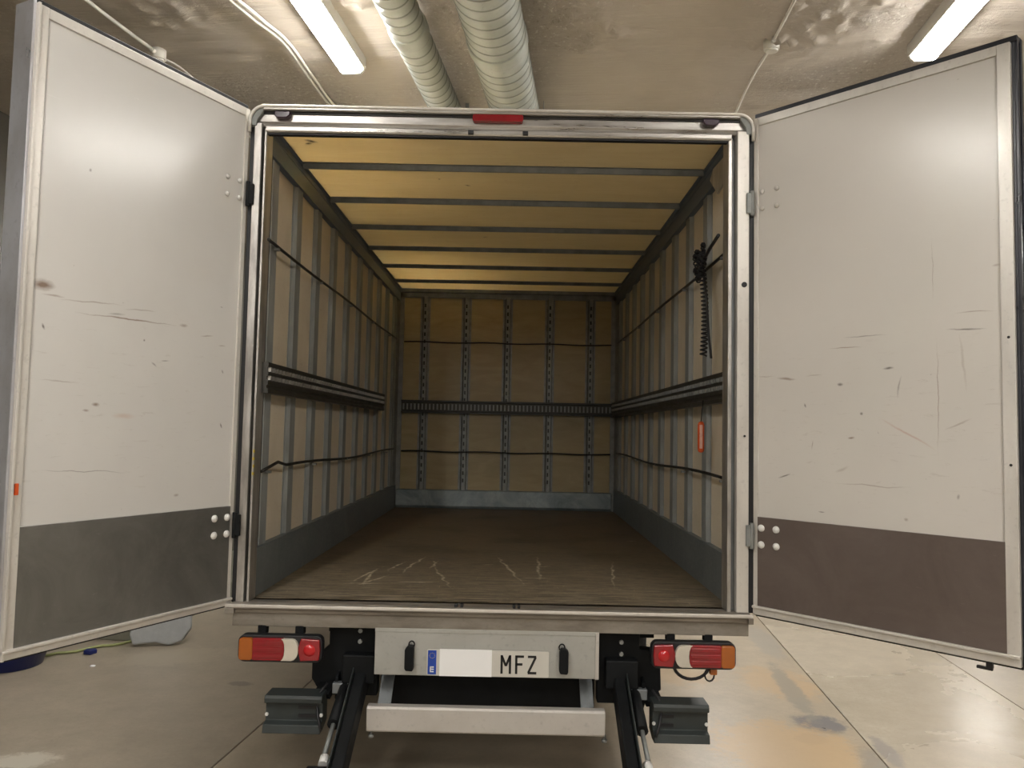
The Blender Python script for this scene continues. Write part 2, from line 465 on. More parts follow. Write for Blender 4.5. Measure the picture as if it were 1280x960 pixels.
# ------------------------------------------------------------------ mesh helpers
class MB:
    def __init__(self):
        self.bm = bmesh.new()

    def box(self, x0, x1, y0, y1, z0, z1, mi=0):
        v = [self.bm.verts.new((x, y, z)) for x in (x0, x1) for y in (y0, y1) for z in (z0, z1)]
        for q in ((0, 1, 3, 2), (4, 6, 7, 5), (0, 4, 5, 1), (2, 3, 7, 6), (0, 2, 6, 4), (1, 5, 7, 3)):
            f = self.bm.faces.new([v[i] for i in q])
            f.material_index = mi
        return self

    def prism(self, prof, axis, a, b, mi=0, smooth=False):
        """prof: list of 2D points, extruded along axis from a to b"""
        def p(q, t):
            return {'X': (t, q[0], q[1]), 'Y': (q[0], t, q[1]), 'Z': (q[0], q[1], t)}[axis]
        A = [self.bm.verts.new(p(q, a)) for q in prof]
        B = [self.bm.verts.new(p(q, b)) for q in prof]
        n = len(prof)
        for i in range(n):
            f = self.bm.faces.new((A[i], A[(i+1) % n], B[(i+1) % n], B[i]))
            f.material_index = mi
            f.smooth = smooth
        for q in (A[::-1], B):
            f = self.bm.faces.new(q)
            f.material_index = mi
        return self

    def beam(self, p0, p1, w, h, mi=0):
        """rectangular bar between two points; w across, h in the vertical-ish direction"""
        p0, p1 = Vector(p0), Vector(p1)
        d = (p1-p0).normalized()
        up = Vector((0, 0, 1)) if abs(d.z) < .95 else Vector((0, 1, 0))
        s = d.cross(up).normalized()
        t = s.cross(d)
        v = []
        for p in (p0, p1):
            for a, b in ((-1, -1), (1, -1), (1, 1), (-1, 1)):
                v.append(self.bm.verts.new(p + s*(a*w/2) + t*(b*h/2)))
        for q in ((3, 2, 1, 0), (4, 5, 6, 7), (0, 1, 5, 4), (1, 2, 6, 5), (2, 3, 7, 6), (3, 0, 4, 7)):
            self.bm.faces.new([v[i] for i in q]).material_index = mi
        return self

    def tube(self, pts, r, seg=10, mi=0, closed=False, radii=None):
        pts = [Vector(p) for p in pts]
        n = len(pts)
        rings = []
        prev = None
        for i, p in enumerate(pts):
            if closed:
                d = pts[(i+1) % n]-pts[i-1]
            else:
                d = pts[min(i+1, n-1)]-pts[max(i-1, 0)]
            d.normalize()
            if prev is None:
                s = d.cross(Vector((0, 0, 1)) if abs(d.z) < .9 else Vector((1, 0, 0))).normalized()
            else:
                s = (prev - d*prev.dot(d)).normalized()
            prev = s
            t = d.cross(s)
            rr = radii[i] if radii else r
            rings.append([self.bm.verts.new(p + (s*math.cos(a)+t*math.sin(a))*rr)
                          for a in (2*math.pi*k/seg for k in range(seg))])
        for i in range(n if closed else n-1):
            A, B = rings[i], rings[(i+1) % n]
            for k in range(seg):
                f = self.bm.faces.new((A[k], A[(k+1) % seg], B[(k+1) % seg], B[k]))
                f.smooth = True
                f.material_index = mi
        if not closed:
            for q in (rings[0][::-1], rings[-1]):
                self.bm.faces.new(q).material_index = mi
        return self

    def lathe(self, c, axis, prof, seg=24, mi=0):
        """prof: (dist along axis, radius)"""
        c = Vector(c)
        ax = Vector({'X': (1, 0, 0), 'Y': (0, 1, 0), 'Z': (0, 0, 1)}[axis]) if isinstance(axis, str) else Vector(axis).normalized()
        s = ax.orthogonal().normalized()
        t = ax.cross(s)
        rings = [[self.bm.verts.new(c + ax*d + (s*math.cos(a)+t*math.sin(a))*max(r, 1e-4))
                  for a in (2*math.pi*k/seg for k in range(seg))] for d, r in prof]
        for A, B in zip(rings, rings[1:]):
            for k in range(seg):
                f = self.bm.faces.new((A[k], A[(k+1) % seg], B[(k+1) % seg], B[k]))
                f.smooth = True
                f.material_index = mi
        for q in (rings[0][::-1], rings[-1]):
            self.bm.faces.new(q).material_index = mi
        return self

    def build(self, name, mats, parent=None, bevel=0., label=None, kind=None, segs=2):
        bmesh.ops.recalc_face_normals(self.bm, faces=self.bm.faces)
        me = bpy.data.meshes.new(name)
        self.bm.to_mesh(me)
        self.bm.free()
        for m in (mats if isinstance(mats, (list, tuple)) else [mats]):
            me.materials.append(m)
        o = bpy.data.objects.new(name, me)
        COL.objects.link(o)
        if parent:
            o.parent = parent
        if bevel:
            b = o.modifiers.new('bevel', 'BEVEL')
            b.width = bevel
            b.segments = segs
            b.limit_method = 'ANGLE'
        if label:
            o['label'] = label
        if kind:
            o['kind'] = kind
        return o


def thing(name, label, cat, loc=(0, 0, 0), rz=0, group=None):
    o = bpy.data.objects.new(name, None)
    COL.objects.link(o)
    o.location = loc
    o.rotation_euler.z = rz
    o.empty_display_size = .1
    o['label'] = label
    o['category'] = cat
    if group:
        o['group'] = group
    return o


def tag(o, label, cat, group=None):
    o['label'] = label
    o['category'] = cat
    if group:
        o['group'] = group
    return o


def shared(src, parent, loc=(0, 0, 0), name=None):
    c = src.copy()
    if name:
        c.name = name
    COL.objects.link(c)
    c.parent = parent
    c.location = loc
    return c


def rrect(cx, cz, w, h, r, n=5):
    out = []
    for sx, sz, a0 in ((1, 1, 0), (-1, 1, 90), (-1, -1, 180), (1, -1, 270)):
        for i in range(n+1):
            a = math.radians(a0 + 90*i/n)
            out.append((cx+sx*(w/2-r)+r*math.cos(a), cz+sz*(h/2-r)+r*math.sin(a)))
    return out


# ------------------------------------------------------------------ THE GARAGE (structure)
U0, U1, V0, V1 = -4.0, 12.0, -17.0, 15.0


def structure(mb, name, m, bevel=0):
    o = mb.build(name, m, None, bevel, kind='structure')
    o.rotation_euler.z = ROOM
    return o


fl = structure(MB().box(U0, U1, V0, V1, -.20, -.018), 'floor', M['slab_left'])
cuts_u = [U0, -1.44, 1.97, 3.165, U1]
cuts_v = [V0, -10.0, -4.6, 4.9, V1]
ms = ['slab_left', 'slab_mid', 'slab_right', 'slab_far']
for i in range(4):
    for j in range(4):
        g = .004
        b = MB().box(cuts_u[i]+g, cuts_u[i+1]-g, cuts_v[j]+g, cuts_v[j+1]-g, -.018, 0)
        o = b.build('slab', M[ms[i]], fl, .003)

# ceiling: rough cast concrete with lumps, built as real relief where it is seen
bm = bmesh.new()
cu0, cu1, cv0, cv1, st = -4.0, 6.2, -1.0, 4.0, .03
patches = [(-2.0, .62, .22, .16), (-.36, .8, .13, .55), (.25, .72, .30, .28), (1.6, .75, .36, .30), (1.5, 1.1, .3, .25), (.42, 1.0, .2, .25), (-.9, .55, .15, .1)]
nu, nv = int((cu1-cu0)/st), int((cv1-cv0)/st)
grid = []
for i in range(nu+1):
    row = []
    for j in range(nv+1):
        u, v = cu0+i*st, cv0+j*st
        m = 0.
        for pu, pv, ru, rv in patches:
            q = ((u-pu)/ru)**2+((v-pv)/rv)**2
            m = max(m, math.exp(-q*1.2))
        n = noise.noise((u*14, v*14, 0)) + .6*noise.noise((u*31, v*31, 5))
        lines = .0035*math.copysign(1, noise.noise((.3, v*6.5, 9)))
        z = CEIL - (max(0, n)*.085+.012)*m + lines + .004*noise.noise((u*2, v*2, 1))
        if i in (0, nu) or j in (0, nv):
            z = CEIL
        row.append(bm.verts.new((u, v, z)))
    grid.append(row)
for i in range(nu):
    for j in range(nv):
        bm.faces.new((grid[i][j], grid[i][j+1], grid[i+1][j+1], grid[i+1][j])).smooth = True
b = MB()
b.bm.free()
b.bm = bm
b.box(cu0, cu1, V0, cv0, CEIL, CEIL+.1)
b.box(cu0, cu1, cv1, V1, CEIL, CEIL+.1)
b.box(cu0, cu1, cv0, cv1, CEIL+.05, CEIL+.1)
b.box(cu1, U1, V0, V1, CEIL, CEIL+.1)
structure(b, 'ceiling', M['ceiling'])
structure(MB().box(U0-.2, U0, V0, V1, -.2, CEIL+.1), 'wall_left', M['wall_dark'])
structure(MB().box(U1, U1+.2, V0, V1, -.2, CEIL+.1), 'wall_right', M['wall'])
structure(MB().box(U0-.2, U1+.2, V1, V1+.2, -.2, CEIL+.1), 'wall_back', M['wall'])
structure(MB().box(U0-.2, U1+.2, V0-.2, V0, -.2, CEIL+.1), 'wall_front', M['wall'])
structure(MB().box(U0, -3.10, 2.45, V1, 0, .16), 'trim_1', M['kerb'], .01)

# ------------------------------------------------------------------ ceiling lights
lamp_group = 'fluorescent fixtures on the garage ceiling'


def fixture(u, v1, label, first=None):
    p = room_pt(u, v1-.76, CEIL)
    t = thing('ceiling_light', label, 'light', p, ROOM, lamp_group)
    if first is None:
        b = MB().prism([(-.086, -.002), (-.086, -.072), (-.080, -.078), (.080, -.078), (.086, -.072), (.086, -.002)], 'Y', -.76, .76)
        h = b.build('housing', M['white_gloss'], t, .003)
        d = MB().prism([(-.076, -.077), (-.074, -.084), (-.050, -.108), (.050, -.108), (.074, -.084), (.076, -.077)],
                       'Y', -.735, .735).build('diffuser', M['lit'], t, 0)
        for s in (-1, 1):
            y0, y1 = (s*.735, s*.758)
            MB().prism([(-.078, -.070), (-.078, -.088), (-.055, -.110), (.055, -.110), (.078, -.088), (.078, -.070)],
                       'Y', min(y0, y1), max(y0, y1)).build('end_cap', M['white_gloss'], t, .002)
    else:
        for c in first.children:
            shared(c, t)
    return t


f0 = fixture(-1.10, 1.20, 'long lit fluorescent fixture on the ceiling, left of the two round ducts')
fixture(2.30, 1.26, 'long lit fluorescent fixture on the ceiling, above the right truck door', f0)
for k, wd_ in enumerate(('first', 'second', 'third', 'fourth', 'fifth')):  # unseen fixtures added behind the viewer to brighten the load space
    fixture(-1.10, -2.0-2.9*k, 'added unseen lit fluorescent fixture behind the viewer, left row, %s from the truck' % wd_, f0)
    fixture(2.30, -2.0-2.9*k, 'added unseen lit fluorescent fixture behind the viewer, right row, %s from the truck' % wd_, f0)
for k, wd_ in enumerate(('first', 'second', 'third')):  # unseen fixtures added above and past the truck to shine through its roof
    fixture(-1.10, 4.1+2.9*k, 'added unseen lit fluorescent fixture above or beyond the truck body, left row, %s from its rear' % wd_, f0)
    fixture(2.30, 4.1+2.9*k, 'added unseen lit fluorescent fixture beside or beyond the truck body, right row, %s from its rear' % wd_, f0)
for k, wd_ in enumerate(('farthest', 'second farthest', 'third farthest', 'nearest')):
    fixture(7.6, 12.9-4.0*k, 'lit fluorescent fixture on the ceiling far right of the truck, %s of its row' % wd_, f0)

# ------------------------------------------------------------------ ducts, pipe, cables
def duct(u, r, zc, pitch, label):
    t = thing('ventilation_duct', label, 'duct', room_pt(u, 0, zc), ROOM, 'round spiral ducts under the ceiling')
    prof = []
    v = -6.0
    while v < V1-.2:
        prof += [(v, r), (v+pitch*.86, r), (v+pitch*.89, r+.0022), (v+pitch*.97, r+.0022)]
        v += pitch
    b = MB().lathe((0, 0, 0), (.0, 1, .0), prof, 40)
    for f in b.bm.faces:
        f.smooth = True
        ph = ((sum(w.co.y for w in f.verts)/len(f.verts)+6.0)/pitch) % 1
        f.material_index = 1 if .86 < ph < .99 and len(f.verts) == 4 else 0
    for w in b.bm.verts:
        w.co.y += pitch*(.5+math.atan2(w.co.x, -w.co.z)/(2*math.pi))
    b.build('duct_tube', [M['duct'], M['seam']], t)
    for v in (-3.0, .62, 3.62, 6.62):
        MB().lathe((0, v, 0), 'Y', [(-.05, r+.001), (-.05, r+.007), (-.04, r+.009), (.04, r+.009), (.05, r+.007), (.05, r+.001)], 40).build(
            'duct_collar', M['duct'], t)
    for v in (-2.2, 1.9, 5.0):
        b = MB()
        pts = [(math.cos(a)*(r+.006), v, math.sin(a)*(r+.006)) for a in (math.pi*k/12 for k in range(12, 25))]
        pts = [(-(r+.006), v, CEIL-zc)] + pts + [(r+.006, v, CEIL-zc)]
        for a, c in zip(pts, pts[1:]):
            b.beam(a, c, .025, .003) if abs(a[2]-c[2]) < .2 else b.box(a[0]-.002, a[0]+.002, v-.0125, v+.0125, min(a[2], c[2]), max(a[2], c[2]))
        b.build('hanger_strap', M['galv'], t)
    return t


duct(-.115, .155, 3.79, .085, 'wide pale round spiral duct hanging under the ceiling above the truck')
duct(-.600, .100, 3.86, .085, 'narrow grey-green spiral duct left of the wider duct')
b = MB().tube([room_pt(-.738, v, 3.945) for v in (-6, 0, 3, 9.8)], .016, 10)
tag(b.build('ceiling_pipe', M['cable']), 'thin white pipe running along the left side of the narrow duct', 'pipe')


def cable(name, pts, label, r=.008, n=6):
    P = [Vector(room_pt(p[0], p[1]+.12, p[2])) for p in pts]
    out = []
    for i in range(len(P)-1):
        p0, p1, p2, p3 = P[max(i-1, 0)], P[i], P[i+1], P[min(i+2, len(P)-1)]
        for k in range(n):
            t = k/n
            out.append(.5*((2*p1)+(-p0+p2)*t+(2*p0-5*p1+4*p2-p3)*t*t+(-p0+3*p1-3*p2+p3)*t**3))
    out.append(P[-1])
    return tag(MB().tube(out, r, 8).build(name, M['cable']), label, 'cable', 'white cables clipped to the ceiling')


zc = 3.968
cable('ceiling_cable', [(-2.36, -2.0, zc), (-2.33, .0, zc), (-2.27, .83, zc)], 'white ceiling cable running to the round box above the left door', .011)
cable('ceiling_cable', [(-2.26, .95, zc), (-2.22, 1.2, zc), (-2.3, 2.2, zc), (-2.2, 4.0, zc)], 'thinner white ceiling cable leaving the round box above the left door', .006)
cable('ceiling_cable', [(-1.63, -2, zc), (-1.56, 0.0, zc), (-1.50, .50, zc), (-1.43, .8, zc), (-1.45, 1.3, zc), (-1.45, 1.9, zc), (-1.3, 4, zc)],
      'left one of the paired cables beside the left fluorescent fixture', .009)
cable('ceiling_cable', [(-1.59, -2, zc), (-1.52, 0.0, zc), (-1.455, .50, zc), (-1.40, .8, zc), (-1.42, 1.3, zc), (-1.42, 1.9, zc), (-1.27, 4, zc)],
      'right one of the paired cables beside the left fluorescent fixture', .009)
cable('ceiling_cable', [(1.47, -2, zc), (1.44, .3, zc), (1.42, .97, zc)], 'white ceiling cable running to the round box above the right of the truck', .009)
cable('ceiling_cable', [(1.42, 1.08, zc), (1.385, 1.75, zc), (1.40, 4, zc)], 'white ceiling cable leaving the round box toward the truck roof corner', .009)


def jbox(u, v, label):
    t = thing('junction_box', label, 'junction box', room_pt(u, v+.12, CEIL-.014), ROOM, 'round white junction boxes on the ceiling')
    MB().lathe((0, 0, 0), 'Z', [(-.05, .040), (-.047, .044), (-.012, .046), (0.012, .046)], 20).build('box_body', M['cable'], t)
    MB().lathe((0, 0, 0), 'Z', [(-.060, .030), (-.057, .036), (-.049, .037)], 20).build('box_lid', M['cable'], t)
    for s in (-1, 1):
        MB().tube([(0, s*.04, -.02), (0, s*.07, -.02)], .014, 10).build('cable_gland', M['cable'], t)


jbox(-2.27, .89, 'round white junction box on the ceiling above the left truck door')
jbox(1.42, 1.02, 'round white junction box on the ceiling right of the ducts')

# ------------------------------------------------------------------ THE TRUCK
truck = thing('box_truck', 'white box truck seen from behind with both rear doors swung wide open', 'truck')
ZF, ZC, LEN = .95, 3.06, 4.10
XW = 1.075

# floor of the body
MB().box(-1.08, 1.08, .02, LEN+.02, ZF-.03, ZF).build('cargo_floor', M['cargo_floor'], truck, label='worn dark brown plywood load floor with pale scratches')

RIB = [.17+.41*i for i in range(10)]


def hat(c, half, depth, fl=.022, s=1, base=0.):
    """hat profile in (across, out) coordinates"""
    return [(c-half-fl, base), (c-half-fl, base+s*.003), (c-half, base+s*.003), (c-half+.016, base+s*depth), (c+half-.008, base+s*depth),
            (c+half, base+s*.003), (c+half+fl, base+s*.003), (c+half+fl, base)]


for s, side in ((-1, 'left'), (1, 'right')):
    w = MB().box(min(s*1.085, s*1.105), max(s*1.085, s*1.105), .01, LEN+.10, ZF-.05, 3.09).build(
        'side_wall', M['paint'], truck, label='ribbed %s side wall of the load space' % side)
    edges = [.0]+RIB+[LEN]
    for a, c in zip(edges, edges[1:]):
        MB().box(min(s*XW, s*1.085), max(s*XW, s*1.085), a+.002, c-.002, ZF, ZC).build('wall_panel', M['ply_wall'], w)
    for y in RIB:
        pr = [(s*(XW-q), yy) for yy, q in hat(y, .056, .020, .012)]
        MB().prism(pr, 'Z', ZF+.005, 2.965).build('wall_rib', M['wall_rib'], w)
    # top cant rail: stepped dark profile
    pr = [(s*1.085, 3.075), (s*1.030, 3.075), (s*1.030, 3.050), (s*1.040, 3.045), (s*1.040, 3.020), (s*1.043, 3.015),
          (s*1.043, 2.975), (s*1.043, 2.935), (s*1.085, 2.935)]
    MB().prism(pr, 'Y', .02, LEN).build('top_rail', M['top_rail'], w)
    # kick panel
    MB().box(min(s*1.042, s*1.076), max(s*1.042, s*1.076), .03, LEN, ZF, 1.165).build('kick_panel', M['kick_in'], w, .003, label='dark steel kick panel')
    for k in range(9):
        pass
    # load securing rail
    y1 = 3.13 if s < 0 else LEN-.03
    x1, x2 = s*1.050, s*1.006
    pr = [(x1, 1.985), (s*1.012, 1.985), (s*1.012, 1.966), (s*1.018, 1.962), (s*1.018, 1.945), (s*1.012, 1.940), (s*1.012, 1.928), (s*1.018, 1.924),
          (s*1.018, 1.908), (s*1.012, 1.903), (s*1.012, 1.888), (s*1.018, 1.883), (s*1.018, 1.872), (s*1.010, 1.866), (s*1.010, 1.848), (x1, 1.848)]
    MB().prism(pr, 'Y', .03, y1).build('load_rail', M['rail'], w, label='dark slotted load securing rail')
    b = MB()
    n = int((y1-.05)/.052)
    for k in range(n):
        y = .045+k*.052
        for z in (1.953, 1.916):
            b.box(min(s*1.005, s*1.020), max(s*1.005, s*1.020), y, y+.013, z-.009, z+.009)
    b.build('rail_tooth', M['tooth'] if s < 0 else M['galv'], w, kind='stuff')
    # lashing rods
    for z in (2.535, 1.505):
        pts = [(s*1.035, y, z + (.004*math.sin(y*3.1+z) if z > 2 else .010*math.sin(y*2.3))) for y in [.03+.2*i for i in range(20)]]
        if z < 2 and s < 0:
            pts[0] = (s*1.035, .06, 1.500)
            pts[1] = (s*1.02, .25, 1.535)
        MB().tube(pts, .0075, 8).build('lashing_rod', M['rod'], w, label='thin dark lashing rod')
        b = MB()
        for y in RIB[::2]:
            b.box(min(s*1.027, s*1.05), max(s*1.027, s*1.05), y-.012, y+.012, z-.018, z-.006)
        b.build('rod_clip', M['galv'], w)
# corner posts at the bulkhead
for s in (-1, 1):
    MB().prism([(s*1.075, LEN-.10), (s*1.062, LEN-.10), (s*1.045, LEN-.02), (s*1.035, LEN-.02), (s*1.005, LEN-.02), (s*1.005, LEN), (s*1.075, LEN)],
               'Z', ZF, ZC-.04).build('corner_post', M['galv'], truck)

# bulkhead
fw = MB().box(-1.105, 1.105, LEN+.012, LEN+.05, ZF-.05, 3.09).build('front_wall', M['paint'], truck, label='bulkhead at the far end of the load space')
BX = [-.80, -.40, 0, .41, .805]
ed = [-1.07]+BX+[1.07]
for a, c in zip(ed, ed[1:]):
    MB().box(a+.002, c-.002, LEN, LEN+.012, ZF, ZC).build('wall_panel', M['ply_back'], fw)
for x in BX:
    b = MB()
    pr = [(xx, LEN-q) for xx, q in hat(x, .030, .026, .018)]
    b.prism(pr, 'Z', 1.10, 2.99)
    z = 1.2
    while z < 2.9:
        b.box(x-.007, x+.007, LEN-.0275, LEN-.025, z, z+.035, 1)
        z += .07
    b.build('wall_rib', [M['galv'], M['rod']], fw)
MB().prism([(LEN, 3.06), (LEN-.035, 3.06), (LEN-.035, 3.03), (LEN-.02, 3.02), (LEN-.02, 2.975), (LEN, 2.975)], 'X', -1.06, 1.06).build('top_rail', M['galv_dark'], fw)
MB().prism([(LEN-.005, 1.128), (LEN-.045, 1.122), (LEN-.050, .975), (LEN-.03, ZF), (LEN-.005, ZF)], 'X', -1.035, 1.02).build(
    'kick_panel', M['kick_back'], fw, .004, label='scuffed blue-grey steel kick panel')
pr = [(LEN-.026, 1.978), (LEN-.065, 1.978), (LEN-.065, 1.962), (LEN-.045, 1.956), (LEN-.045, 1.876), (LEN-.065, 1.87), (LEN-.065, 1.854), (LEN-.026, 1.854)]
MB().prism(pr, 'X', -1.005, 1.03).build('load_rail', M['rail'], fw, label='dark slotted load securing rail')
b = MB()
for k in range(56):
    x = -.99+k*.036
    b.box(x, x+.014, LEN-.056, LEN-.044, 1.888, 1.944)
b.build('rail_tooth', M['galv'], fw, kind='stuff')
for z in (2.54, 1.49):
    MB().tube([(-.995+.1*i, LEN-.04, z+.004*math.sin(i)) for i in range(21)], .0065, 8).build('lashing_rod', M['rod'], fw, label='thin dark lashing rod')

# roof
rf = MB().box(-1.105, 1.105, .01, LEN+.10, 3.075, 3.112).build('roof', M['roof_sheet'], truck, label='roof of the load space')
CR = [.538, 1.133, 1.745, 2.345, 2.98, 3.62]
ed = [.01]+CR+[LEN]
for a, c in zip(ed, ed[1:]):
    MB().box(-1.04, 1.04, a+.002, c-.002, ZC, 3.074).build('ceiling_panel', M['ply_roof'], rf)
for y in CR:
    pr = [(yy, ZC-q) for yy, q in hat(y, .017, .026, .010)]
    MB().prism(pr, 'X', -1.035, 1.035).build('roof_rib', M['galv_dark'], rf)

# rear portal frame
fr = bpy.data.objects.new('rear_frame', None)
COL.objects.link(fr)
fr.parent = truck
fr['label'] = 'bare metal frame around the rear opening'


def post(x, bands):
    for (a, c, y0, mname) in bands:
        MB().box(min(a, c), max(a, c), y0, .06, .945, 3.045 if abs(a+c)/2 > 1.055 else 3.02).build('frame_post', M[mname], fr, .003)


post(-1, [(-1.040, -1.050, -.030, 'alu'), (-1.050, -1.061, .01, 'rubber'), (-1.061, -1.094, -.035, 'alu'), (-1.094, -1.117, -.020, 'rubber')])  # outermost dark band stands in for the shaded gap at the door
post(1, [(1.007, 1.024, -.030, 'alu'), (1.024, 1.045, .0, 'galv_dark'), (1.045, 1.097, -.038, 'alu_white'), (1.097, 1.128, -.026, 'rubber')])  # outermost dark band fills the shaded door gap and hides lamps behind
# lining behind the right-hand lip
MB().box(1.024, 1.075, .06, .10, ZF, 3.03).build('frame_post', M['galv_dark'], fr)
MB().box(-1.075, -1.048, .06, .09, ZF, 3.03).build('frame_post', M['rubber'], fr)
# header: lip, fascia, painted shadow strip, cap
MB().prism([(.005, 3.004), (-.030, 3.004), (-.034, 3.012), (-.034, 3.030), (-.020, 3.038), (.005, 3.038)], 'X', -1.045, 1.02).build('header_lip', M['alu_h'], fr, .002)
MB().prism([(.06, 3.036), (-.010, 3.036), (-.014, 3.050), (-.018, 3.056), (-.018, 3.100), (.06, 3.100)], 'X', -1.09, 1.085).build('header_fascia', M['alu_h'], fr, .002)
cap = MB()
pts = []
for k in range(9):
    a = math.radians(180-90*k/8)
    pts.append((-1.065+.065*math.cos(a)+.018, -.045, 3.052+.065*math.sin(a)))
left = [(-1.112, -.045, 3.0)] + pts
right = [(-p[0], p[1], p[2]) for p in left[::-1]]
cap.tube(left+right, .0075, 8)
cap.build('roof_cap', M['alu_white'], fr, label='pale rounded edge trim over the rear header')
b = MB()
b.box(-1.06, 1.06, -.045, .06, 3.098, 3.127)
b.build('roof_edge', M['alu_h'], fr, .006)
for s in (-1, 1):
    b = MB()
    b.prism([(s*1.055, 3.127), (s*1.082, 3.118), (s*1.100, 3.102), (s*1.112, 3.075), (s*1.112, 3.03), (s*1.085, 3.03), (s*1.080, 3.060), (s*1.055, 3.098)],
            'Y', -.04, .06)
    b.build('roof_corner', M['galv'], fr, .003)
MB().box(-1.06, 1.06, -.026, .0, 3.090, 3.0985).build('header_shadow_strip', M['rod'], fr)  # dark strip painting the shadow cast below the roof cap
MB().box(-1.04, 1.007, -.022, .005, 2.998, 3.004).build('header_seal', M['rubber'], fr)
for x in (-.135, .107):
    MB().box(x-.012, x+.012, -.044, -.030, 3.008, 3.026).build('rubber_stop', M['rubber'], fr, .002)
for x in (-.971, .926):
    b = MB()
    b.prism([(x-.036, 3.094), (x-.034, 3.074), (x-.020, 3.064), (x+.020, 3.064), (x+.034, 3.074), (x+.036, 3.094)], 'Y', -.050, -.015)
    b.build('marker_lamp', M['red_dark'], fr, .004, label='small dark red marker lamp')
MB().prism(rrect(-.016, 3.082, .225, .032, .010), 'Y', -.046, -.015).build('brake_light', M['red'], fr, .003, label='red high-level brake light')
# hinges on the posts
for s in (-1, 1):
    for z in (2.72, 1.275):
        b = MB().box(min(s*1.084, s*1.104), max(s*1.084, s*1.104), -.050, -.03, z-.045, z+.045)
        b.lathe((s*1.108, -.045, z-.055), 'Z', [(0, .009), (.11, .009)], 12)
        b.build('hinge', M['galv'] if s > 0 else M['black'], fr, .002)
MB().lathe((1.075, -.040, 2.36), 'Y', [(-.002, .012), (.004, .012)], 12).build('latch_hole', M['rubber'], fr)
MB().lathe((1.078, -.040, 1.70), 'Y', [(-.002, .005), (.004, .005)], 12).build('latch_hole', M['rubber'], fr)
b = MB()
for k in range(4):
    b.box(-1.046+.002*(k % 2), -1.0395, -.034, -.02, 1.49+k*.032, 1.502+k*.032)
b.build('yellow_tape', M['yellow'], fr)
# top right inner gusset
MB().prism([(.10, 2.86), (.10, 2.98), (.30, 2.99), (.36, 2.95), (.22, 2.84)], 'X', 1.022, 1.032).build('gusset_plate', M['alu'], fr, .002)

# rear sill
sl = MB().prism([(.05, .950), (-.045, .950), (-.058, .944), (-.060, .928), (-.050, .922), (-.046, .908), (-.030, .903), (-.030, .848), (.05, .848)], 'X', -1.105, 1.100)
sl.build('rear_sill', M['sill'], truck, .002, label='grimy metal sill below the opening')
MB().box(-1.13, 1.112, -.061, -.050, .932, .9445).build('sill_lip', M['alu_white'], truck, .002)
MB().box(-1.128, -1.09, -.062, .02, .905, .93).build('sill_end', M['sill'], truck, .002)
MB().box(1.09, 1.112, -.062, .02, .905, .93).build('sill_end', M['sill'], truck, .002)
for x in (-.150, -.125, .098, .118):
    MB().box(x-.006, x+.006, -.05, -.01, .948, .962).build('latch_stub', M['rubber'], truck, .002)


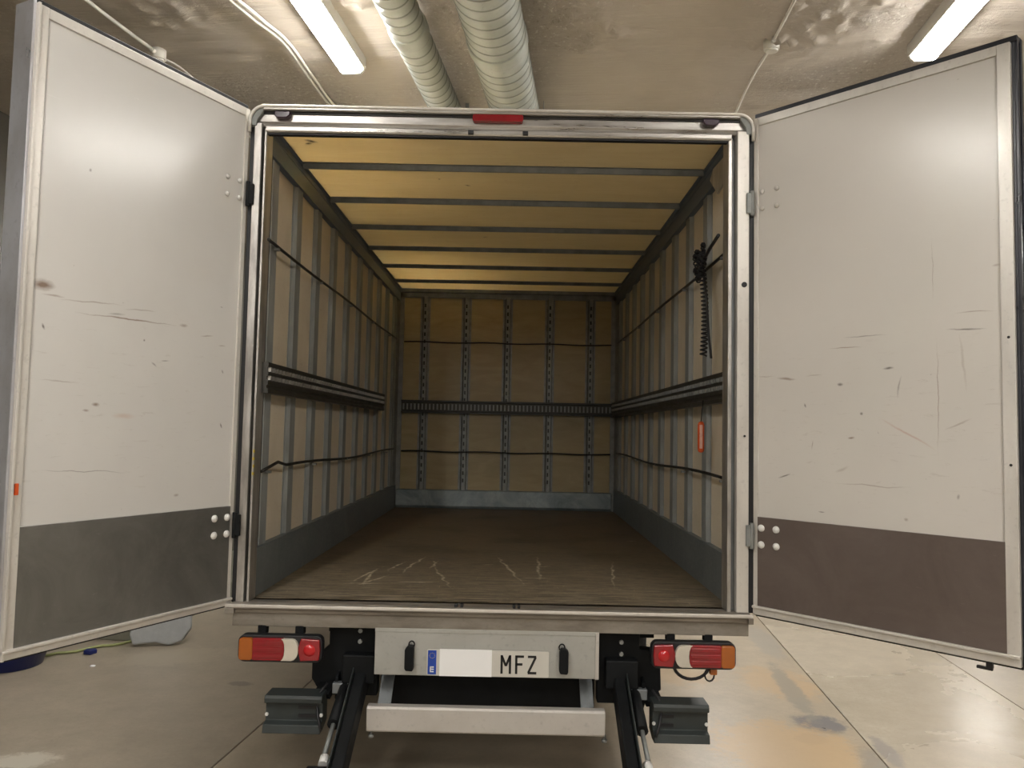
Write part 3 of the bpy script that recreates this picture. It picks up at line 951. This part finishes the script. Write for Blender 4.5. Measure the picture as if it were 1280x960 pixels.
# doors ------------------------------------------------------------
def door(side, hinge, direction, length, face, kick, y_sign, label):
    ang = math.atan2(direction[1], direction[0])
    s = y_sign                      # inner face looks towards +y (1) or -y (-1) of the door
    d = MB()
    z0, z1 = (.935 if y_sign > 0 else .944), 3.104
    kb = .968 if y_sign > 0 else .982
    T = .058

    def bx(mb, x0, x1, a, c, zz0, zz1):
        return mb.box(x0, x1, min(s*a, s*c), max(s*a, s*c), zz0, zz1)
    bx(d, .012, length-.012, -T, -.004, z0+.01, z1-.01)
    o = d.build('rear_door', face, truck, 0, label=label)
    o.location = hinge
    o.rotation_euler.z = ang
    am = M['alu_white']
    # frame profiles on the inner face
    bx(MB(), .0, .022, -T, .003, z0, z1).build('door_edge_profile', am, o, .002)
    bx(MB(), length-.042, length, -T, .004, z0, z1).build('door_edge_profile', am, o, .002)
    bx(MB(), .022, length-.042, -T, .0025, z1-.036, z1).build('door_edge_profile', am, o, .002)
    bb = bx(MB(), .0, length, -T, .006, z0, kb-.006)
    bx(bb, .0, length, -T, .016, kb-.010, kb)
    bb.build('bottom_profile', M['alu_white'], o, .002)
    # kick plate
    bx(MB(), .020, length-.040, -.004, .0035, kb, 1.357).build('kick_plate', kick, o, .001,
                                                                   label='dark metal kick plate' if s > 0 else 'brownish dark kick plate')
    # bolts
    for x in (.038, .106):
        for z in (1.31, 1.24):
            MB().lathe((x, s*.003, z), (0, s, 0), [(0, .0155), (.003, .0155), (.007, .012), (.010, .006), (.0105, .001)], 16).build('bolt', M['bolt'], o, label='white domed bolt')
        for z in (2.77, 2.695):
            MB().lathe((x, s*-.004, z), (0, s, 0), [(0, .011), (.006, .010), (.009, .004), (.0095, .001)], 14).build('rivet', face, o)
    if s > 0:
        # smooth aluminium end profile, light
        bx(MB(), length, length+.010, -.10, .0, z0, z1+.01).build('end_profile', M['alu_blue'], o, .002, label='smooth bluish aluminium end profile')
        bx(MB(), length-.03, length, -.10, -.06, z0, z1+.01).build('end_profile_return', M['alu_blue'], o, .002)
        bx(MB(), length-.008, length, .0, .014, z0, z1).build('door_edge_profile', am, o, .001)
        bx(MB(), .0, length, -.034, -.008, z1+.001, z1+.020).build('rubber_seal', M['rubber'], o, .003, label='black rubber seal')
        bx(MB(), length-.026, length-.014, .004, .012, 1.462, 1.50).build('side_reflector', M['tag'], o, .002, label='small orange reflector')
    else:
        bb = bx(MB(), length, length+.010, -.055, -.012, z0, z1+.016)
        bx(bb, length+.008, length+.024, -.060, -.044, z0, z1+.018)
        bx(bb, length+.008, length+.020, -.028, -.014, z0, z1+.018)
        bb.build('rubber_seal', M['blue_rubber'], o, .003, label='dark rubber seal along the free edge')
        bb = bx(MB(), .0, length+.02, -.040, -.006, z1+.001, z1+.022)
        bx(bb, .0, length+.02, -.066, -.046, z1+.001, z1+.026)
        bb.build('rubber_seal', M['blue_rubber'], o, .003, label='dark rubber seal along the top edge')
        bb = bx(MB(), .875, .895, -.03, -.01, z0-.028, z0)
        bx(bb, .845, .895, -.025, -.012, z0-.034, z0-.024)
        bb.build('latch_stub', M['rubber'], o, .002)
        for z in (2.06, 1.62):
            MB().lathe((length-.02, s*.004, z), (0, s, 0), [(0, .005), (.002, .004)], 10).build('screw', M['rod'], o)
    bx(MB(), .0, length, -.05, -.02, z0-.012, z0).build('rubber_seal', M['rubber'], o, .002)
    # locking bar on the outside
    b = MB()
    b.tube([(length-.16, -s*(T+.03), z0+.02), (length-.16, -s*(T+.03), z1-.02)], .012, 10)
    for z in (1.2, 1.9, 2.6):
        b.box(length-.20, length-.12, min(-s*T, -s*(T+.03)), max(-s*T, -s*(T+.03)), z-.03, z+.03)
    b.build('locking_bar', M['galv'], o)
    return o


door('left', (-1.12, -.03, 0), (-.4205, -.85), .955, M['door_l'], M['kick_l'], 1, 'left rear door, scratched pale inner face')
door('right', (1.12, -.03, 0), (.675, -.708), .985, M['door_r'], M['kick_r'], -1, 'right rear door, scratched pale inner face')


# tail lamps ---------------------------------------------------------
def tail_lamp(cx, s):
    """s = -1 left (amber on the outside, left), +1 right"""
    cz = .764 if s < 0 else .772
    W, H = .356, .112
    o = MB().prism(rrect(cx, cz, W, H, .028), 'Y', -.065, -.02).build('tail_lamp', M['rubber'], truck, .004, label='%s tail lamp in a dark housing' % ('left' if s < 0 else 'right'))

    def seg(a, c, name, m, proud=.0, lab=None, inset=.010):
        x0, x1 = cx + s*a, cx + s*c
        x0, x1 = min(x0, x1), max(x0, x1)
        return MB().prism(rrect((x0+x1)/2, cz, x1-x0, H-2*inset, .012), 'Y', -.080-proud, -.05).build(name, M[m], o, .004, label=lab)
    seg(.112, .170, 'amber_lens', 'amber', lab='amber lens')
    b = MB()
    b.prism(rrect(cx+s*.047, cz, .134, H-.02, .008), 'Y', -.078, -.05)
    for k in range(3):
        zz = cz-.026+k*.026
        x0, x1 = sorted((cx-s*.015, cx+s*.110))
        b.box(x0, x1, -.082, -.07, zz-.009, zz+.009)
    b.build('red_lens', M['red'], o, .003, label='ribbed red lens')
    # reverse lens: curved white
    pts = []
    for k in range(9):
        a = math.radians(-90+180*k/8)
        pts.append((cx - s*(.052+.030*math.cos(a)), cz+.045*math.sin(a)))
    inner = [(cx - s*(.008+.016*math.cos(math.radians(a))), cz+.045*math.sin(math.radians(a))) for a in (90, 60, 30, 0, -30, -60, -90)]
    MB().prism(pts+inner, 'Y', -.084, -.05).build('reverse_lens', M['clear'], o, .002, label='clear reversing lens')
    pr = [(cx - s*.090, cz-.046), (cx - s*.168, cz-.042), (cx - s*.172, cz), (cx-s*.168, cz+.042), (cx - s*.090, cz+.046), (cx-s*.078, cz)]
    MB().prism(pr, 'Y', -.078, -.05).build('red_lens', M['red'], o, .003)
    MB().lathe((cx-s*.128, -.074, cz), (0, -1, 0), [(0, .026), (.006, .024), (.010, .016), (.012, .010), (.0125, .001)], 20).build('stop_lens', M['red_bright'], o, label='bright red round lens')
    for x in (-.09, .07):
        MB().box(cx+x-.018, cx+x+.018, -.03, .01, cz+.05, .855).build('lamp_bracket', M['black'], o, .002)
    if s > 0:
        pts = []
        for k in range(13):
            a = math.pi*k/12
            pts.append((cx+.0-.10*math.cos(a)*.75+.0, -.02, cz-.05-.060*math.sin(a)))
        MB().tube(pts, .007, 8).build('lamp_cable', M['rubber'], o)
        MB().box(cx+.075, cx+.105, -.045, -.02, cz-.085, cz-.05).build('cable_plug', M['amber'], o, .004, label='small amber plug')
        pts = [(cx+.075+.020*math.cos(2*math.pi*k/12), -.03, cz-.088+.026*math.sin(2*math.pi*k/12)) for k in range(12)]
        MB().tube(pts, .004, 6, closed=True).build('cable_loop', M['rubber'], o)
    return o


tail_lamp(-.887, -1)
tail_lamp(.859, 1)

# plate panel ---------------------------------------------------------
pp = MB().box(-.493, .462, -.028, .02, .655, .852).build('plate_panel', M['alu_panel'], truck, .003, label='plain sheet aluminium panel behind the number plate')
MB().box(-.493, .462, -.031, -.027, .835, .852).build('panel_fold', M['alu_panel'], pp, .001)
MB().box(.448, .463, -.034, -.028, .655, .850).build('panel_fold', M['alu_bar'], pp, .001)
for s, x in ((-1, -.342), (1, .313)):
    b = MB().prism([(x-.019, .692), (x-.014, .682), (x+.015, .680), (x+.019, .69), (x+.019, .775), (x+.008 if s > 0 else x+.016, .785), (x-.012 if s > 0 else x-.004, .787), (x-.019, .77)], 'Y', -.062, -.03)
    b.build('plate_lamp', M['black'], pp, .004, label='black ribbed number plate lamp')
    MB().tube([(x+s*-.008+.012*math.cos(a), -.04, .788+.014*math.sin(a)) for a in (2*math.pi*k/12 for k in range(12))], .003, 6, closed=True).build('lamp_wire', M['black'], pp)
pl = MB().prism(rrect(-.009, .713, .520, .108, .008), 'Y', -.036, -.031).build('number_plate', M['plate'], truck, .001, label='white number plate with blue band, blank field and letters MFZ')
MB().box(-.264, -.228, -.0375, -.0355, .664, .764).build('blue_band', M['eu'], pl)
b = MB()
for k in range(12):
    a = 2*math.pi*k/12
    b.lathe((-.246+.011*math.cos(a), -.0375, .742+.011*math.sin(a)), (0, -1, 0), [(0, .0016), (.0006, .0015)], 5)
b.build('star_ring', M['yellow'], pl)
b = MB()
b.box(-.255, -.250, -.0383, -.037, .673, .697)
for z in (.673, .683, .692):
    b.box(-.255, -.238, -.0383, -.037, z, z+.005)
b.build('band_letter', M['blank'], pl)
MB().box(-.214, .008, -.0390, -.0355, .6585, .7700).build('blank_field', M['blank'], pl, label='plain white blank field')


def strokes(name, segs, x, z, h):
    b = MB()
    for (a, c) in segs:
        b.beam((x+a[0]*h, -.0370, z+a[1]*h), (x+c[0]*h, -.0370, z+c[1]*h), .0022, .0095) if abs(a[0]-c[0]) > .02 or abs(a[1]-c[1]) < .02 else \
            b.box(x+a[0]*h-.0048, x+a[0]*h+.0048, -.0381, -.0359, z+min(a[1], c[1])*h, z+max(a[1], c[1])*h)
    b.build(name, M['ink'], pl)


h = .077
strokes('plate_letter', [((0, 0), (0, 1)), ((.0, .97), (.23, .42)), ((.23, .42), (.46, .97)), ((.46, 0), (.46, 1))], .050, .673, h)
strokes('plate_letter', [((0, 0), (0, 1)), ((-.06, .94), (.42, .94)), ((-.06, .52), (.34, .52))], .112, .673, h)
strokes('plate_letter', [((0, .94), (.46, .94)), ((.43, .92), (.03, .07)), ((0, .06), (.48, .06))], .161, .673, h)

# underrun bar
bar = MB().prism([(-.015, .428), (-.055, .428), (-.060, .435), (-.060, .524), (-.052, .532), (-.015, .532)], 'X', -.514, .490).build(
    'underrun_bar', M['alu_bar'], truck, .002, label='plain aluminium underrun bar')
for s, x in ((-1, -.45), (1, .42)):
    MB().beam((x, .16, .67), (x, -.02, .50), .055, .012).build('bar_bracket', M['galv_dark'], truck)
for x in (-.497, .490):
    MB().lathe((x, -.035, .398), 'Z', [(0, .012), (.012, .012), (.012, .006), (.032, .006)], 10).build('bar_bolt', M['galv'], truck)

# underrun end blocks
for x0, x1, z0, z1 in ((-.948, -.705, .418, .567), (.693, .928, .412, .565)):
    pr = [(.05, z1), (-.050, z1), (-.056, z1-.012), (-.056, z1-.030), (-.030, z1-.036), (-.030, z0+.040), (-.066, z0+.034), (-.074, z0), (-.02, z0), (.05, z0+.02)]
    b = MB().prism(pr, 'X', x0, x1)
    o = b.build('underrun_block', M['greygreen'], truck, .003, label='dark grey-green plastic underrun block')
    for x in (x0+.006, x1-.006):
        MB().lathe((x, -.03, (z0+z1)/2-.01), (0, -1, 0), [(0, .008), (.006, .007)], 10).build('bolt', M['bolt'], o)
    for k in range(2):
        MB().box(x0+.14 if x0 < 0 else x0+.03, x0+.215 if x0 < 0 else x0+.09, -.034, -.028, z0+.055+k*.035, z0+.068+k*.035).build('slot', M['rubber'], o)
    xm = x1 if x0 < 0 else x0
    sg = 1 if x0 < 0 else -1
    MB().beam((xm-sg*.02, .03, (z0+z1)/2+.05), (xm+sg*.03, .22, .66), .07, .03).build('block_arm', M['black'], truck)

# chassis, lift machinery
for s in (-1, 1):
    MB().prism([(s*.40, .62), (s*.46, .62), (s*.46, .80), (s*.40, .80)], 'Y', .12, 4.0).build('chassis_rail', M['black'], truck, .003)
    if s < 0:
        pr = [(-.497, .855), (-.725, .855), (-.725, .83), (-.712, .83), (-.712, .745), (-.745, .715), (-.785, .67), (-.785, .60), (-.74, .53), (-.497, .53)]
    else:
        pr = [(.470, .855), (.665, .855), (.665, .83), (.655, .83), (.655, .755), (.74, .75), (.745, .72), (.75, .58), (.690, .55), (.68, .52), (.470, .52)]
    MB().prism(pr, 'Y', .08, .14).build('lift_bracket', M['black'], truck, .004, label='black lift mounting plate')
    MB().box(min(s*.50, s*.64), max(s*.50, s*.64), .02, .08, .60, .72).build('lift_block', M['black'], truck, .006)
    # arm
    xa = -.560 if s < 0 else .560
    b = MB().beam((xa, .30, .74), (xa, -.52, .30), .048, .10)
    o = b.build('lift_arm', M['black'], truck, .006, label='black lift arm reaching down and back')
    MB().beam((xa+s*.030, .20, .70), (xa+s*.030, -.50, .325), .006, .115).build('arm_rib', M['greygreen'], o, .002)
    # hydraulic cylinder
    xc = xa+s*.065
    MB().tube([(xc, .12, .61), (xc, -.18, .50)], .026, 14).build('lift_cylinder', M['black'], o)
    MB().tube([(xc, -.18, .50), (xc+s*.005, -.30, .43)], .010, 10).build('piston_rod', M['galv'], o)
    MB().lathe((xc-.045+s*.01, -.38, .375), 'X', [(0, .036), (.004, .042), (.09, .042), (.094, .036)], 18).build('lift_roller', M['rubber'], o)
    MB().tube([(xc, -.31, .425), (xc, -.345, .41)], .019, 10).build('roller_clip', M['bolt'], o)
    # small bolts
    for k in range(2):
        MB().lathe((s*.565, .02, .825-k*.045 if s < 0 else .80-k*.05), (0, -1, 0), [(0, .010), (.008, .009)], 8).build('bolt', M['galv'], truck)
    MB().box(min(s*.61, s*.68), max(s*.61, s*.68), .02, .06, .555, .60).build('pivot_block', M['galv_dark'], truck, .004)
    pts = [(s*.70, .02, .60), (s*.725, .0, .57), (s*.735, -.02, .53), (s*.72, -.05, .48), (s*.70, -.08, .44)]
    MB().tube(pts, .006, 8).build('hydraulic_hose', M['rubber'], truck)
MB().tube([(-.40, .45, .70), (.40, .45, .70)], .05, 14).build('cross_tube', M['black'], truck)
MB().box(-.50, .47, .20, .26, .43, .70).build('cross_member', M['black'], truck, .004)
MB().box(-.50, .47, .26, .60, .43, .46).build('cross_member', M['black'], truck, .004)
for s in (-1, 1):
    MB().prism([(.04, .62), (.04, .50), (.10, .44), (.22, .44), (.22, .70)], 'X', min(s*.585, s*.60), max(s*.585, s*.60)).build('pivot_plate', M['black'], truck, .002)
    MB().prism([(.04, .62), (.04, .53), (.10, .47), (.22, .47), (.22, .70)], 'X', min(s*.66, s*.672), max(s*.66, s*.672)).build('pivot_plate', M['black'], truck, .002)
MB().box(-.42, .42, .9, 1.5, .62, .80).build('underfloor_tank', M['black'], truck, .02)
for y in (.9, 1.7, 2.5, 3.3):
    MB().box(-1.06, 1.06, y, y+.06, .86, ZF-.031).build('floor_bearer', M['black'], truck)
MB().box(-.72, .72, .10, .14, .80, ZF-.031).build('floor_bearer', M['black'], truck)

# wheels: rear and front axle
wp = None
for yw in (2.15, 5.9):
    MB().tube([(-.80, yw, .34), (.80, yw, .34)], .045, 12).build('axle', M['black'], truck)
    for s in (-1, 1):
        prof = [(-.105, .20), (-.110, .29), (-.098, .325), (-.07, .338), (.07, .338), (.098, .325), (.110, .29), (.105, .20)]
        if wp is None:
            b = MB().lathe((0, 0, 0), 'X', prof, 40)
            tyre = b.build('wheel', M['tyre'], truck, label='black tyre on a steel rim')
            tyre.location = (s*.88, yw, .34)
            MB().lathe((0, 0, 0), 'X', [(-.09, .19), (-.085, .205), (-.02, .19), (0, .08), (.02, .19), (.085, .205), (.09, .19)], 32).build('rim', M['rim'], tyre)
            wp = tyre
        else:
            c = shared(wp, truck, (s*.88, yw, .34))
            for ch in wp.children:
                shared(ch, c)
# cab, beyond the body (only its mass, hidden behind the load space)
b = MB().prism([(LEN+.15, .45), (LEN+.15, 2.35), (LEN+1.0, 2.40), (LEN+1.7, 1.65), (LEN+2.45, 1.30), (LEN+2.6, .75), (LEN+2.5, .40)], 'X', -.98, .98)
b.build('cab', M['paint'], truck, .05, label='white cab in front of the body')

# ------------------------------------------------------------------ loose things in the load space
# coiled black cable hanging on the right wall
coil = thing('coiled_cable', 'black coiled cable bunched on the lashing rod at the right wall', 'cable', (.985, .35, 2.1))
rnd = random.Random(4)
pts = []
N = 330
for i in range(N):
    t = i/(N-1)
    z = .40 - .42*t
    a = t*2*math.pi*21
    pts.append((.0+.015*math.cos(a)+.012*math.sin(t*3), .0+.015*math.sin(a)-.02*t, z))
MB().tube(pts, .0042, 6).build('coil', M['rubber'], coil)
b = MB()
for j in range(10):
    cx, cy, cz = rnd.uniform(-.012, .012), rnd.uniform(-.03, .10), .44+rnd.uniform(-.05, .04)
    R0 = rnd.uniform(.028, .052)
    ax = rnd.uniform(0, 3)
    q = []
    for k in range(64):
        a = 2*math.pi*k/64*1.0
        w = 2*math.pi*k/64*11
        rr = R0+.009*math.cos(w)
        q.append((cx+.010*math.sin(w)+.012*math.sin(a+ax), cy+rr*math.cos(a), cz+rr*math.sin(a)))
    b.tube(q, .0042, 6, closed=True)
b.build('cable_bunch', M['rubber'], coil)
MB().tube([(.0, -.06, .455), (.0, -.14, .475), (.0, -.30, .50)], .008, 8).build('plain_cable', M['rubber'], coil)
MB().tube([(.005, .0, .40), (.012, -.04, .25), (.012, -.08, .08), (.010, -.14, -.04)], .006, 8).build('plain_cable', M['rubber'], coil)

# pull cord with orange grip
cord = thing('pull_cord', 'orange and pink grip hanging on a thin string from the right wall rail', 'cord', (.995, .40, 1.615))
MB().lathe((0, 0, 0), 'Z', [(0, .006), (.006, .014), (.02, .016), (.135, .016), (.148, .012), (.152, .005)], 16).build('grip', M['tag'], cord)
MB().box(-.010, .004, -.0175, -.012, .02, .135).build('pale_stripe', M['pink'], cord, .001)
MB().tube([(0, 0, .15), (.004, 0, .20), (.012, .01, .255)], .0028, 6).build('string', M['rubber'], cord)

# ------------------------------------------------------------------ things on the garage floor, left
tub = thing('blue_tub', 'blue plastic tub on the floor under the left door', 'tub', (-3.42, 2.12, 0))
MB().lathe((0, 0, 0), 'Z', [(0, .20), (.004, .215), (.16, .26), (.165, .275), (.175, .275), (.175, .262), (.02, .205), (.018, .01)], 40).build('basin', M['bluetub'], tub)
MB().tube([(.262*math.cos(a), .262*math.sin(a), .165-.10*math.sin((a+2.6)/1.7*math.pi)) for a in (-2.6+1.7*k/16 for k in range(17))], .006, 8).build('handle', M['galv'], tub)
# broken pale board
bd = [(-.20, .01), (-.23, .09), (-.17, .26), (.02, .32), (.20, .30), (.21, .12), (.15, .03), (.06, 0), (-.04, .025)]
o = MB().prism(bd, 'Y', -.035, .035).build('broken_board', M['foam'], None, .012)
o.location = (-2.60, 2.68, .0)
o.rotation_euler = (math.radians(-12), 0, math.radians(12))
tag(o, 'pale grey broken board standing on the floor below the left door', 'board')
# hose
pts = [(-3.28+.055*i, 2.30+.055*i+.03*math.sin(i*1.7), .012) for i in range(9)]
tag(MB().tube(pts, .010, 8).build('garden_hose', M['hose']), 'thin yellow-green hose lying along the kerb at the left', 'hose')
tag(MB().prism([(-3.045, 2.395), (-2.985, 2.385), (-2.965, 2.44), (-2.99, 2.47), (-3.05, 2.45)], 'Z', 0, .03).build('plastic_scrap', M['bluetub'], None, .006),
    'small dark blue plastic scrap on the floor beside the hose', 'scrap')
tag(MB().lathe((-2.83, 2.13, 0), 'Z', [(0, .018), (.004, .020), (.008, .012)], 9).build('paper_scrap', M['blank']), 'tiny white scrap lying on the bare floor at the left', 'scrap')
